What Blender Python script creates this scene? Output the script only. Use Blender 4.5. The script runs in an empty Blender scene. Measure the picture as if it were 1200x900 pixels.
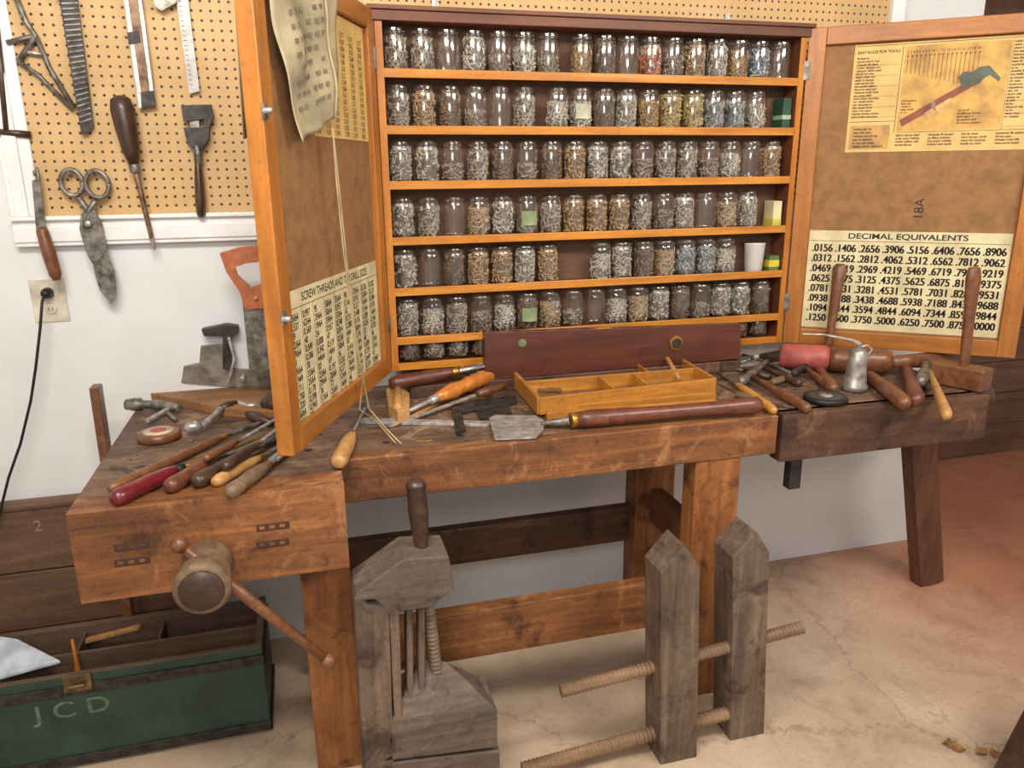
import bpy, math, random
from mathutils import Vector, Matrix, Euler
random.seed(7)
S=bpy.context.scene
S.view_settings.view_transform='Standard'
# ---------------------------------------------------------------- camera
CAM=Vector((0,-2.54,1.6)); h=math.radians(15.2); p=math.radians(15.5); a=math.radians(.56)
R=Vector((math.cos(h),-math.sin(h),0)); Fh=Vector((math.sin(h),math.cos(h),0)); Z=Vector((0,0,1)); X=Vector((1,0,0)); Y=Vector((0,1,0))
F=Fh*math.cos(p)-Z*math.sin(p); U=Fh*math.sin(p)+Z*math.cos(p)
rc=R*math.cos(a)-U*math.sin(a); uc=R*math.sin(a)+U*math.cos(a)
cd=bpy.data.cameras.new('camera'); cd.lens=27; cd.sensor_width=36
co=bpy.data.objects.new('camera',cd); S.collection.objects.link(co)
co.matrix_world=Matrix(((rc.x,uc.x,-F.x,CAM.x),(rc.y,uc.y,-F.y,CAM.y),(rc.z,uc.z,-F.z,CAM.z),(0,0,0,1)))
S.camera=co
# survey helpers: measured photo points -> metres on the real wall / bench / floor planes
def hit(u,v,P0,N):
    d=rc*(u-600)-uc*(v-450)+F*900; t=(P0-CAM).dot(N)/d.dot(N); return CAM+d*t
def W(u,v,y=-.03): return hit(u,v,Vector((0,y,0)),Y)
def T(u,v,z=.925): return hit(u,v,Vector((0,0,z)),Z)
# ---------------------------------------------------------------- materials
def C(r,g,b):
    f=lambda c:(c/255/12.92) if c/255<=.04045 else ((c/255+.055)/1.055)**2.4
    return (f(r),f(g),f(b),1)
def newmat(n):
    m=bpy.data.materials.new(n); m.use_nodes=True; nt=m.node_tree
    return m,nt,nt.nodes['Principled BSDF']
def L(nt,a,b): nt.links.new(a,b)
def noise(nt,scale,detail=4,rough=.6,vec=None,dist=0):
    n=nt.nodes.new('ShaderNodeTexNoise'); n.inputs['Scale'].default_value=scale; n.inputs['Detail'].default_value=detail
    n.inputs['Roughness'].default_value=rough; n.inputs['Distortion'].default_value=dist
    if vec: L(nt,vec,n.inputs['Vector'])
    return n
def ramp(nt,src,stops):
    r=nt.nodes.new('ShaderNodeValToRGB'); e=r.color_ramp.elements
    while len(e)<len(stops): e.new(.5)
    for i,(pp,c) in enumerate(stops): e[i].position=pp; e[i].color=c
    L(nt,src,r.inputs[0]); return r
def mix(nt,t,fac,c1,c2):
    m=nt.nodes.new('ShaderNodeMixRGB'); m.blend_type=t
    for i,s in ((0,fac),(1,c1),(2,c2)):
        if hasattr(s,'is_linked') : L(nt,s,m.inputs[i])
        else: m.inputs[i].default_value=s
    return m
def bump(nt,b,src,st=.3,d=.002):
    n=nt.nodes.new('ShaderNodeBump'); n.inputs['Strength'].default_value=st; n.inputs['Distance'].default_value=d
    L(nt,src,n.inputs['Height']); L(nt,n.outputs[0],b.inputs['Normal'])
def wood(n,dark,light,axis='X',rough=.45,bl=.5,bs=.3,sc=1.0,coat=0,scuff=0,scol=(206,170,128)):
    m,nt,b=newmat(n); tc=nt.nodes.new('ShaderNodeTexCoord'); mp=nt.nodes.new('ShaderNodeMapping')
    s=[22*sc]*3
    if axis in 'XYZ': s['XYZ'.index(axis)]=1.8*sc
    mp.inputs['Scale'].default_value=s; L(nt,tc.outputs['Object'],mp.inputs[0])
    n1=noise(nt,1.6,7,.65,mp.outputs[0],.6); r=ramp(nt,n1.outputs[0],[(.28,C(*dark)),(.55,C(*[(x*.45+y*.55) for x,y in zip(dark,light)])),(.75,C(*light))])
    n2=noise(nt,3.2,4,.6,tc.outputs['Object']); r2=ramp(nt,n2.outputs[0],[(.32,(.35,.33,.32,1)),(.6,(1,1,1,1))])
    mm=mix(nt,'MULTIPLY',bl,r.outputs[0],r2.outputs[0])
    n3=noise(nt,70,3,.7,tc.outputs['Object']); r3=ramp(nt,n3.outputs[0],[(.3,(.4,.38,.36,1)),(.48,(1,1,1,1))])
    m3=mix(nt,'MULTIPLY',bl*.8,mm.outputs[0],r3.outputs[0])
    last=m3
    if scuff:
        n5=noise(nt,5.5,9,.78,tc.outputs['Object'],1.2); r5=ramp(nt,n5.outputs[0],[(.54,(0,0,0,1)),(.64,(scuff,scuff,scuff,1))])
        last=mix(nt,'MIX',r5.outputs[0],m3.outputs[0],C(*scol))
        n6=noise(nt,9,6,.7,tc.outputs['Object'],.5); r6=ramp(nt,n6.outputs[0],[(.34,(.22,.18,.16,1)),(.45,(1,1,1,1))])
        last=mix(nt,'MULTIPLY',.8,last.outputs[0],r6.outputs[0])
    L(nt,last.outputs[0],b.inputs['Base Color']); b.inputs['Roughness'].default_value=rough
    if coat: b.inputs['Coat Weight'].default_value=coat; b.inputs['Coat Roughness'].default_value=.2
    bump(nt,b,n1.outputs[0],bs,.002); return m
def metal(n,c1,c2,rough=.4,sc=30,met=.9):
    m,nt,b=newmat(n); tc=nt.nodes.new('ShaderNodeTexCoord'); n1=noise(nt,sc,5,.65,tc.outputs['Object'])
    r=ramp(nt,n1.outputs[0],[(.35,C(*c1)),(.62,C(*c2))]); L(nt,r.outputs[0],b.inputs['Base Color'])
    b.inputs['Metallic'].default_value=met; b.inputs['Roughness'].default_value=rough; bump(nt,b,n1.outputs[0],.15,.001); return m
def plain(n,c,rough=.6,v=.12,sc=12,c2=None):
    m,nt,b=newmat(n); tc=nt.nodes.new('ShaderNodeTexCoord'); n1=noise(nt,sc,5,.6,tc.outputs['Object'])
    c2=c2 or [x*(1-v*2) for x in c]
    r=ramp(nt,n1.outputs[0],[(.35,C(*c2)),(.6,C(*c))]); L(nt,r.outputs[0],b.inputs['Base Color']); b.inputs['Roughness'].default_value=rough
    bump(nt,b,n1.outputs[0],.08,.001); return m
honey=wood('honey_varnish',(170,98,26),(224,156,58),'X',.35,.25,.1,coat=.15)
honeyZ=wood('honey_varnish_v',(160,90,22),(214,142,48),'Z',.35,.3,.1,coat=.15)
redbrown=wood('cabinet_brown',(92,50,32),(130,76,46),'X',.5,.4,.15)
darkback=wood('cabinet_back',(84,58,42),(118,84,60),'X',.7,.4,.1)
benchF=wood('bench_face',(92,54,30),(174,114,64),'X',.55,.65,.45,scuff=.5,scol=(190,138,90))
benchZ=wood('bench_leg',(118,70,34),(184,120,64),'Z',.55,.5,.35,scuff=.25,scol=(196,144,92))
benchY=wood('bench_cross',(90,54,32),(138,88,52),'Y',.55,.6,.3)
benchDk=wood('bench_dark',(62,42,32),(120,82,58),'X',.6,.7,.35,scuff=.4,scol=(150,110,82))
benchTop=wood('bench_top',(80,62,50),(152,118,92),'X',.6,.75,.6,scuff=.6,scol=(178,146,114))
oldwood=wood('old_grey_wood',(80,66,54),(146,122,102),'Z',.65,.6,.5,scuff=.3,scol=(168,144,120))
oldwoodX=wood('old_grey_wood_x',(78,68,60),(138,120,104),'X',.65,.6,.5,scuff=.3,scol=(162,142,122))
screww=wood('screw_wood',(116,88,64),(172,140,106),'X',.55,.5,.2)
mason=plain('masonite',(150,108,66),.8,.07,25)
steel=metal('steel',(140,138,134),(210,208,204),.38,40,.6)
oldsteel=metal('old_steel',(76,70,64),(150,144,136),.45,35,.6)
black=metal('black_iron',(30,28,27),(72,66,62),.5,30,.4)
brass=metal('brass',(150,104,40),(204,160,80),.35)
rust=metal('rusty',(92,62,44),(150,124,102),.55,30,.5)
W_or=wood('handle_orange',(176,96,34),(222,146,62),'Q',.35,.3,.1,coat=.3)
W_sw=wood('saw_handle_wood',(160,84,48),(206,126,78),'Q',.45,.4,.15)
W_lt=wood('handle_light',(160,114,64),(216,170,108),'Q',.45,.4,.1)
W_br=wood('handle_brown',(92,56,34),(152,98,62),'Q',.4,.5,.2,coat=.15)
W_dk=wood('handle_dark',(48,34,26),(96,66,50),'Q',.4,.5,.2,coat=.15)
W_rd=wood('handle_red',(86,18,26),(130,36,46),'Q',.3,.4,.1,coat=.4)
W_gr=wood('handle_grey',(96,76,58),(152,124,94),'Q',.6,.6,.3)
W_yl=wood('yellow_wood',(176,116,46),(220,166,82),'X',.4,.3,.1,coat=.1)
W_ty=wood('tray_wood',(160,100,36),(214,152,66),'X',.4,.45,.15,coat=.1)
W_mr=wood('handle_maroon',(76,40,28),(136,76,52),'Q',.4,.5,.2,coat=.2)
white=plain('white_paint',(240,240,238),.5,.02)
paper=plain('aged_paper',(222,208,164),.7,.07,9)
paperY=plain('yellow_paper',(222,184,112),.6,.06,9)
ink=plain('ink',(40,30,24),.7,.05)
cloth=plain('canvas',(186,172,138),.9,.12,8)
greenp=plain('green_paint',(44,70,56),.5,.2,9,(34,52,44))
rubber=plain('black_rubber',(24,24,24),.5,.1)
redpaint=plain('red_paint',(184,92,84),.5,.12,20)
twine=plain('twine',(186,164,124),.9,.1)
# ---------------------------------------------------------------- mesh builder
class MB:
    def __init__(s,name): s.n=name; s.v=[]; s.f=[]; s.i=[]; s.sm=[]; s.m=[]
    def add(s,vs,fs,mat,smooth=False):
        if mat not in s.m: s.m.append(mat)
        k=len(s.v); s.v+=[Vector(q) for q in vs]; s.f+=[[k+j for j in f] for f in fs]; s.i+=[s.m.index(mat)]*len(fs); s.sm+=[smooth]*len(fs); return s
    def box(s,lo,hi,mat):
        (x0,y0,z0),(x1,y1,z1)=lo,hi
        return s.add([(x0,y0,z0),(x1,y0,z0),(x1,y1,z0),(x0,y1,z0),(x0,y0,z1),(x1,y0,z1),(x1,y1,z1),(x0,y1,z1)],[(0,3,2,1),(4,5,6,7),(0,1,5,4),(1,2,6,5),(2,3,7,6),(3,0,4,7)],mat)
    def prism(s,poly,off,mat,smooth=False):
        poly=[Vector(q) for q in poly]; off=Vector(off); n=len(poly)
        return s.add(poly+[q+off for q in poly],[list(range(n))[::-1],list(range(n,2*n))]+[(i,(i+1)%n,n+(i+1)%n,n+i) for i in range(n)],mat,smooth)
    def ring(s,outer,inner,off,mat):
        off=Vector(off); n=len(outer); vs=[Vector(q) for q in outer]+[Vector(q) for q in inner]; vs+=[q+off for q in vs]; fs=[]
        for i in range(n):
            j=(i+1)%n; fs+=[(i,j,n+j,n+i),(2*n+i,3*n+i,3*n+j,2*n+j),(i,2*n+i,2*n+j,j),(n+i,n+j,3*n+j,3*n+i)]
        return s.add(vs,fs,mat)
    def beam(s,p1,p2,w,hh,mat,up=Z,w2=None,h2=None):
        p1=Vector(p1);p2=Vector(p2);d=(p2-p1).normalized(); sd=d.cross(up).normalized(); u=sd.cross(d)
        w2=w if w2 is None else w2; h2=hh if h2 is None else h2; vs=[]
        for q,ww,h_ in((p1,w,hh),(p2,w2,h2)):
            for a_,b_ in((-1,-1),(1,-1),(1,1),(-1,1)): vs.append(q+sd*a_*ww/2+u*b_*h_/2)
        return s.add(vs,[(3,2,1,0),(4,5,6,7),(0,1,5,4),(1,2,6,5),(2,3,7,6),(3,0,4,7)],mat)
    def lathe(s,p1,p2,prof,mat,seg=18,smooth=True,flat=1.0,up=Z):
        p1=Vector(p1);p2=Vector(p2);d=p2-p1; dn=d.normalized(); sd=dn.cross(up)
        if sd.length<.05: sd=dn.cross(X)
        sd.normalize(); u=sd.cross(dn); vs=[];fs=[]
        for t,r in prof:
            for k in range(seg):
                an=2*math.pi*k/seg; vs.append(p1+d*t+sd*math.cos(an)*r+u*math.sin(an)*r*flat)
        for i in range(len(prof)-1):
            for k in range(seg): k2=(k+1)%seg; fs.append((i*seg+k,i*seg+k2,(i+1)*seg+k2,(i+1)*seg+k))
        fs.append(list(range(seg))[::-1]); fs.append([(len(prof)-1)*seg+k for k in range(seg)])
        return s.add(vs,fs,mat,smooth)
    def cyl(s,p1,p2,r,mat,r2=None,seg=18):
        r2=r if r2 is None else r2; p1=Vector(p1);p2=Vector(p2); e=min(.12,.0015/max((p2-p1).length,1e-4))
        return s.lathe(p1,p2,[(0,r*.85),(e,r),(1-e,r2),(1,r2*.85)],mat,seg)
    def tube(s,pts,r,mat,seg=8,rs=None):
        pts=[Vector(q) for q in pts]; vs=[];fs=[]; n=len(pts); pu=None
        for i,q in enumerate(pts):
            d=(pts[min(i+1,n-1)]-pts[max(i-1,0)]).normalized()
            if pu is None: pu=d.cross(Vector((.3,.2,.93))).normalized()
            sd=(pu-d*pu.dot(d)).normalized(); pu=sd; u=d.cross(sd); rr=rs[i] if rs else r
            for k in range(seg):
                an=2*math.pi*k/seg; vs.append(q+(sd*math.cos(an)+u*math.sin(an))*rr)
        for i in range(n-1):
            for k in range(seg): k2=(k+1)%seg; fs.append((i*seg+k,i*seg+k2,(i+1)*seg+k2,(i+1)*seg+k))
        fs.append(list(range(seg))[::-1]); fs.append([(n-1)*seg+k for k in range(seg)])
        return s.add(vs,fs,mat,True)
    def ball(s,c,r,mat,sx=1,sy=1,sz=1,seg=16):
        c=Vector(c); vs=[];fs=[];rg=9
        for i in range(1,rg):
            ph=math.pi*i/rg
            for k in range(seg):
                an=2*math.pi*k/seg; vs.append(c+Vector((math.sin(ph)*math.cos(an)*r*sx,math.sin(ph)*math.sin(an)*r*sy,math.cos(ph)*r*sz)))
        for i in range(rg-2):
            for k in range(seg): k2=(k+1)%seg; fs.append((i*seg+k,(i+1)*seg+k,(i+1)*seg+k2,i*seg+k2))
        vs+= [c+Z*r*sz,c-Z*r*sz]; t=len(vs)-2
        for k in range(seg): k2=(k+1)%seg; fs.append((t,k,k2)); fs.append((t+1,(rg-2)*seg+k2,(rg-2)*seg+k))
        return s.add(vs,fs,mat,True)
    def build(s,bevel=0,parent=None,mw=None,center=True,link=True):
        me=bpy.data.meshes.new(s.n); c=Vector((0,0,0))
        if center and mw is None:
            lo=[min(q[i] for q in s.v) for i in range(3)]; hi=[max(q[i] for q in s.v) for i in range(3)]
            c=Vector([(x+y)/2 for x,y in zip(lo,hi)])
        me.from_pydata([q-c for q in s.v],[],s.f)
        for m in s.m: me.materials.append(m)
        me.polygons.foreach_set('material_index',s.i); me.polygons.foreach_set('use_smooth',s.sm); me.update()
        import bmesh
        bm=bmesh.new(); bm.from_mesh(me); bmesh.ops.recalc_face_normals(bm,faces=bm.faces); bm.to_mesh(me); bm.free()
        if not link: return me
        o=bpy.data.objects.new(s.n,me); S.collection.objects.link(o)
        o.location=c
        if mw is not None: o.matrix_world=mw
        if parent: o.parent=parent; o.matrix_parent_inverse=Matrix()
        if bevel:
            b=o.modifiers.new('bevel','BEVEL'); b.width=bevel; b.segments=2; b.limit_method='ANGLE'; b.angle_limit=math.radians(50); b.harden_normals=False
        return o
def empty(n,mw=None):
    e=bpy.data.objects.new(n,None); S.collection.objects.link(e); e.empty_display_size=.05
    if mw is not None: e.matrix_world=mw
    return e
def text(body,x,y,size,parent,mat=None,z=.0012,bold=.0,name='lettering',sx=1,sp=1.0,rot=0,align='LEFT'):
    cu=bpy.data.curves.new(name,'FONT'); cu.body=body; cu.size=size; cu.offset=bold; cu.space_line=sp; cu.align_x=align
    cu.materials.append(mat or ink); o=bpy.data.objects.new(name,cu); S.collection.objects.link(o)
    o.parent=parent; o.location=(x,y,z); o.scale=(sx,1,1); o.rotation_euler=(0,0,rot); return o
# ---------------------------------------------------------------- room
m,nt,b=newmat('wall_paint'); g=nt.nodes.new('ShaderNodeNewGeometry'); n1=noise(nt,3,4,.6,g.outputs['Position'])
r=ramp(nt,n1.outputs[0],[(.3,C(220,220,220)),(.7,C(232,232,234))]); L(nt,r.outputs[0],b.inputs['Base Color']); b.inputs['Roughness'].default_value=.6; wallm=m
MB('wall_back').box((-2.4,0,0),(2.52,.12,2.75),wallm).build(center=False)
MB('wall_side').box((2.40,.12,0),(2.52,.75,2.75),wallm).build(center=False)
plank=wood('plank_wall',(92,66,50),(140,104,80),'X',.6,.5,.3)
w=MB('wall_far')
for i in range(15): w.box((2.52,.75,i*.185),(5.2,.79,i*.185+.18),plank)
w.build(center=False)
MB('wall_right').box((4.6,-3.6,0),(4.7,.75,2.75),wallm).build(center=False)
MB('wall_left').box((-2.4,-3.6,0),(-2.3,0,2.75),wallm).build(center=False)
MB('ceiling').box((-2.4,-3.6,2.75),(5.2,.8,2.8),wallm).build(center=False)
m,nt,b=newmat('concrete'); g=nt.nodes.new('ShaderNodeNewGeometry'); P=g.outputs['Position']
n1=noise(nt,1.3,7,.6,P,.3); n2=noise(nt,55,4,.7,P); n3=noise(nt,1.3,6,.7,P); n4=noise(nt,5,8,.7,P,.8)
r=ramp(nt,n1.outputs[0],[(.32,C(158,138,118)),(.47,C(192,168,142)),(.66,C(214,192,166))])
rr=ramp(nt,n1.outputs[0],[(.3,C(156,94,70)),(.7,C(200,142,112))])
sx=nt.nodes.new('ShaderNodeSeparateXYZ'); L(nt,P,sx.inputs[0])
ma=nt.nodes.new('ShaderNodeMath'); ma.operation='MULTIPLY_ADD'; L(nt,n3.outputs[0],ma.inputs[0]); ma.inputs[1].default_value=1.6; L(nt,sx.outputs[0],ma.inputs[2])
mb_=nt.nodes.new('ShaderNodeMath'); mb_.operation='MULTIPLY_ADD'; L(nt,sx.outputs[1],mb_.inputs[0]); mb_.inputs[1].default_value=.45; L(nt,ma.outputs[0],mb_.inputs[2])
mr=nt.nodes.new('ShaderNodeMapRange'); mr.inputs[1].default_value=2.1; mr.inputs[2].default_value=3.3; L(nt,mb_.outputs[0],mr.inputs[0])
mm=mix(nt,'MIX',mr.outputs[0],r.outputs[0],rr.outputs[0])
r2=ramp(nt,n2.outputs[0],[(.3,(.5,.46,.42,1)),(.48,(1,1,1,1))]); m2=mix(nt,'MULTIPLY',.4,mm.outputs[0],r2.outputs[0])
r4=ramp(nt,n4.outputs[0],[(.36,(.62,.57,.53,1)),(.5,(1,1,1,1))]); m4=mix(nt,'MULTIPLY',.45,m2.outputs[0],r4.outputs[0])
vo=nt.nodes.new('ShaderNodeTexVoronoi'); vo.feature='DISTANCE_TO_EDGE'; vo.inputs['Scale'].default_value=.9
dv_=nt.nodes.new('ShaderNodeVectorMath'); dv_.operation='MULTIPLY_ADD'; L(nt,n4.outputs['Color'],dv_.inputs[0]); dv_.inputs[1].default_value=(.25,.25,.25); L(nt,P,dv_.inputs[2]); L(nt,dv_.outputs[0],vo.inputs['Vector'])
r7=ramp(nt,vo.outputs['Distance'],[(0,(.35,.3,.27,1)),(.006,(1,1,1,1))]); m7=mix(nt,'MULTIPLY',.5,m4.outputs[0],r7.outputs[0])
L(nt,m7.outputs[0],b.inputs['Base Color']); b.inputs['Roughness'].default_value=.48; bump(nt,b,n2.outputs[0],.08,.002)
MB('floor').box((-2.4,-3.6,-.05),(5.2,.8,0),m).build(center=False)
# pegboard
m,nt,b=newmat('pegboard_holes'); g=nt.nodes.new('ShaderNodeNewGeometry'); sx=nt.nodes.new('ShaderNodeSeparateXYZ'); L(nt,g.outputs['Position'],sx.inputs[0])
def mth(op,a_,b_=None):
    n=nt.nodes.new('ShaderNodeMath'); n.operation=op
    for i,q in enumerate((a_,b_)):
        if q is None: continue
        if isinstance(q,(int,float)): n.inputs[i].default_value=q
        else: L(nt,q,n.inputs[i])
    return n.outputs[0]
sq=[]
for k in (0,2):
    f=mth('FRACT',mth('ADD',mth('DIVIDE',sx.outputs[k],.0254),200)); d=mth('SUBTRACT',f,.5); sq.append(mth('MULTIPLY',d,d))
hole=mth('LESS_THAN',mth('ADD',sq[0],sq[1]),.024)
n1=noise(nt,6,5,.6,g.outputs['Position']); r=ramp(nt,n1.outputs[0],[(.3,C(190,154,102)),(.65,C(208,172,120))])
mm=mix(nt,'MIX',hole,r.outputs[0],C(62,40,22)); L(nt,mm.outputs[0],b.inputs['Base Color']); b.inputs['Roughness'].default_value=.6; pegm=m
q1=W(25,252,0); q2=W(297,252,0); zp=(q1.z+q2.z)/2+.004
ztb=zp-.085; xl=-.70
MB('pegboard').box((xl,-.02,zp),(2.085,-.001,2.74),pegm).build(center=False)
t=MB('trim_1'); t.box((xl-.08,-.03,ztb),(2.085,-.001,zp),white); t.box((xl-.08,-.036,ztb+.012),(2.085,-.03,zp-.03),white); t.box((xl-.08,-.045,zp-.012),(2.085,-.03,zp),white); t.build(.003,center=False)
t=MB('trim_2'); t.box((xl-.08,-.03,zp),(xl,-.001,2.74),white); t.box((xl-.065,-.04,zp),(xl-.03,-.03,2.74),white); t.build(.003,center=False)
t=MB('trim_3'); t.box((2.086,-.04,1.3),(2.14,-.001,2.74),white); t.build(.003,center=False)
# ---------------------------------------------------------------- hardware cabinet
x0,x1=.255,1.676; zb,zt_=.985,2.045; yd=-.14
cab=empty('hardware_cabinet')
c=MB('case')
c.box((x0,-.058,zb),(x1,-.047,zt_),darkback)
c.box((x0,yd,zb),(x0+.02,-.047,zt_),redbrown); c.box((x1-.02,yd,zb),(x1,-.047,zt_),redbrown)
c.box((x0-.01,yd-.012,zt_-.028),(x1+.01,-.047,zt_),redbrown); c.box((x0-.02,yd-.02,zt_),(x1+.02,-.047,zt_+.012),redbrown)
c.box((x0+.02,yd,zb),(x1-.02,-.058,zb+.02),redbrown)
c.box((x0,yd-.004,zb),(x0+.022,yd,zt_-.028),honeyZ); c.box((x1-.022,yd-.004,zb),(x1,yd,zt_-.028),honeyZ)
SH=[1.082,1.238,1.395,1.562,1.721,1.879]
for z in SH: c.box((x0+.02,yd+.006,z-.008),(x1-.02,-.058,z+.006),redbrown); c.box((x0+.02,yd-.002,z-.013),(x1-.02,yd+.008,z+.012),honey)
c.box((x0+.02,yd-.002,zb),(x1-.02,yd+.008,zb+.024),honey)
c.build(.0015,parent=cab)
t=MB('cabinet_hook'); 
for u in (510,853):
    q=W(u,8,-.02); t.box((q.x-.01,-.05,2.058),(q.x+.01,-.0202,2.065),steel); t.box((q.x-.01,-.024,2.065),(q.x+.01,-.0202,2.10),steel)
t.build(parent=cab)
# jars
gm,nt,b=newmat('jar_glass'); out=nt.nodes['Material Output']; nt.nodes.remove(b)
tr=nt.nodes.new('ShaderNodeBsdfTransparent'); tr.inputs[0].default_value=(.96,.95,.93,1); gl=nt.nodes.new('ShaderNodeBsdfGlossy'); gl.inputs['Roughness'].default_value=.1; gl.inputs[0].default_value=(1,.98,.95,1)
lw=nt.nodes.new('ShaderNodeLayerWeight'); lw.inputs[0].default_value=.3; ms=nt.nodes.new('ShaderNodeMixShader'); mp=nt.nodes.new('ShaderNodeMapRange'); mp.inputs[3].default_value=.08; mp.inputs[4].default_value=.55
L(nt,lw.outputs['Facing'],mp.inputs[0]); L(nt,mp.outputs[0],ms.inputs[0]); L(nt,tr.outputs[0],ms.inputs[1]); L(nt,gl.outputs[0],ms.inputs[2]); L(nt,ms.outputs[0],out.inputs[0])
def jarmesh(H,n):
    j=MB(n); r=.0365
    pr=[(0,r*.8),(.03,r*.97),(.08,r),(.78,r),(.83,r*.95),(.86,r*.90),(.88,r*.96),(.90,r*.90),(.93,r*.96),(.95,r*.90),(1,r*.92)]
    return j.lathe((0,0,0),(0,0,H),pr,gm,20).build(link=False,center=False,mw=Matrix())
JT=jarmesh(.125,'jar_tall'); JS=jarmesh(.068,'jar_short')
def cmat(n,c,met=.2): return metal(n,[x*.75 for x in c],c,.4,120,met)
CM=[cmat('zinc',(230,226,214)),cmat('galv',(196,186,170)),cmat('brassy',(218,182,116)),cmat('iron',(156,132,108)),cmat('tan',(210,176,130),.1),cmat('blued',(188,198,206),.2),
    cmat('orange_bits',(214,120,76),0),cmat('blue_bits',(110,140,176),0),cmat('red_bits',(180,70,60),0),cmat('yel_bits',(190,168,110),0)]
core=[plain('core_%d'%i,c,.8,.2,60) for i,c in enumerate([(120,112,100),(100,88,74),(124,98,62),(80,64,50),(118,94,68),(108,110,108),(124,70,44),(90,96,102),(110,60,50),(110,96,66)])]
def content(k,mi,H,ln,rr,mat2=None):
    j=MB('hardware_%d'%k); rnd=random.Random(k)
    j.lathe((0,0,.003),(0,0,H*.96),[(0,.026),(.1,.029),(.9,.029),(1,.02)],core[mi],12)
    for i in range(int(170*H/.1)):
        th=rnd.random()*6.283; rad=.034*(1-.2*rnd.random()**1.5); z=.006+rnd.random()*(H-.008)
        if rnd.random()<.2: z=H*.97; rad=.03*rnd.random()
        c=Vector((math.cos(th)*rad*.93,math.sin(th)*rad*.93,z)); tg=Vector((-math.sin(th),math.cos(th),0)); an=rnd.uniform(-1.5,1.5)
        d=(tg*math.cos(an)+Z*math.sin(an))*ln/2*rnd.uniform(.7,1.2)
        a1,a2=c-d,c+d
        for q in(a1,a2):
            q.z=max(.004,min(H+.006,q.z)); l=math.hypot(q.x,q.y)
            if l>.0342: q.x*=.0342/l; q.y*=.0342/l
        mt=CM[mi] if (mat2 is None or rnd.random()<.6) else CM[mat2]
        j.cyl(a1,a2,rr,mt,rr*.6,5); j.cyl(a1,a1+d.normalized()*.0015,rr*2,mt,None,6)
    return j.build(link=False,center=False,mw=Matrix())
VAR=[content(i,*q) for i,q in enumerate([(0,.10,.022,.0016),(1,.09,.03,.0018),(3,.10,.02,.0018),(2,.085,.02,.0015),(0,.075,.04,.0022,1),(4,.10,.018,.0022),(1,.05,.025,.0018,3),(5,.09,.018,.0018,0),(0,.10,.012,.003,1),(3,.06,.03,.002,1),(4,.08,.05,.002,1),
   (6,.09,.022,.003,0),(7,.09,.03,.0025,0),(8,.08,.03,.003,7),(9,.10,.05,.0025)])]
SV=[content(30+i,*q) for i,q in enumerate([(0,.05,.015,.0016),(3,.05,.012,.0018),(4,.045,.012,.0018),(1,.05,.018,.0016)])]
jars=empty('hardware_jars')
lab=[plain('jar_label_a',(206,204,178),.7),plain('jar_label_b',(150,168,120),.7)]
def labmesh(mat):
    j=MB('label'); vs=[];fs=[]
    for i in range(9):
        an=-.75+i*1.5/8
        for z in(.03,.075): vs.append((math.sin(an)*.0372,-math.cos(an)*.0372,z))
    for i in range(8): fs.append((2*i,2*i+2,2*i+3,2*i+1))
    return j.add(vs,fs,mat,True).build(link=False,center=False,mw=Matrix())
LB=[labmesh(q) for q in lab]
def put(me,x,y,z,rz,n):
    o=bpy.data.objects.new(n,me); S.collection.objects.link(o); o.location=(x,y,z); o.rotation_euler=(0,0,rz); o.parent=jars
labels={(1,7):0,(3,5):1,(5,5):1}
rows=[(1.885,7,{9:11,10:11,13:0,14:3,8:2,15:12,16:13}),(1.727,6,{7:4,11:14,12:14,10:3}),(1.568,99,{}),(1.401,99,{14:10}),(1.244,7,{12:7,13:7}),(1.088,99,{10:10,14:8})]
for ri,(z,gap,sp) in enumerate(rows):
    n=17; span=(x1-.024)-(x0+.024); pit=(span-(.036 if gap<99 else .01))/n
    for i in range(n):
        if ri==4 and i==7: continue
        x=x0+.024+pit*(i+.5)+(.03 if i>=gap else 0)+random.uniform(-.001,.001)
        if i==16 and ri in(1,3,4): continue
        if i==15 and ri==4: continue
        y=-.098+random.uniform(-.002,.002)
        put(JT,x,y,z,random.random()*6,'jar')
        v=sp.get(i, random.choice([0,0,1,1,2,3,4,4,5,5,6,7,8,8,9,10,4,6]))
        if random.random()<.93: put(VAR[v],x,y,z+.001,random.random()*6,'screws')
        if (ri,i) in labels: put(LB[labels[(ri,i)]],x,y,z,0,'jar_label')
for i in range(17):
    x=x0+.024+.08*(i+.5)
    put(JS,x,-.098,1.010,random.random()*6,'jar'); put(random.choice(SV),x,-.098,1.011,random.random()*6,'screws')
t=MB('screw_box'); t.box((1.618,-.125,1.728),(1.65,-.065,1.83),plain('greenbox',(40,80,58),.5)); t.box((1.617,-.126,1.76),(1.651,-.064,1.775),plain('greenlabel',(160,180,150),.5)); t.build(.002)
t=MB('plastic_cup'); t.lathe((1.565,-.098,1.245),(1.565,-.098,1.345),[(0,.028),(.02,.03),(.96,.036),(1,.038)],plain('cup_plastic',(214,212,206),.5,.03),24); t.build()
t=MB('label_box'); t.box((1.612,-.125,1.402),(1.645,-.065,1.49),paper); t.box((1.611,-.126,1.402),(1.646,-.064,1.43),plain('yellowbox',(206,190,80),.5)); t.build(.002)
t=MB('tape_box'); t.box((1.612,-.125,1.245),(1.652,-.065,1.30),plain('greenbox2',(90,120,60),.5)); t.box((1.611,-.126,1.26),(1.653,-.064,1.285),plain('yb2',(216,192,50),.5)); t.build(.002)
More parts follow.
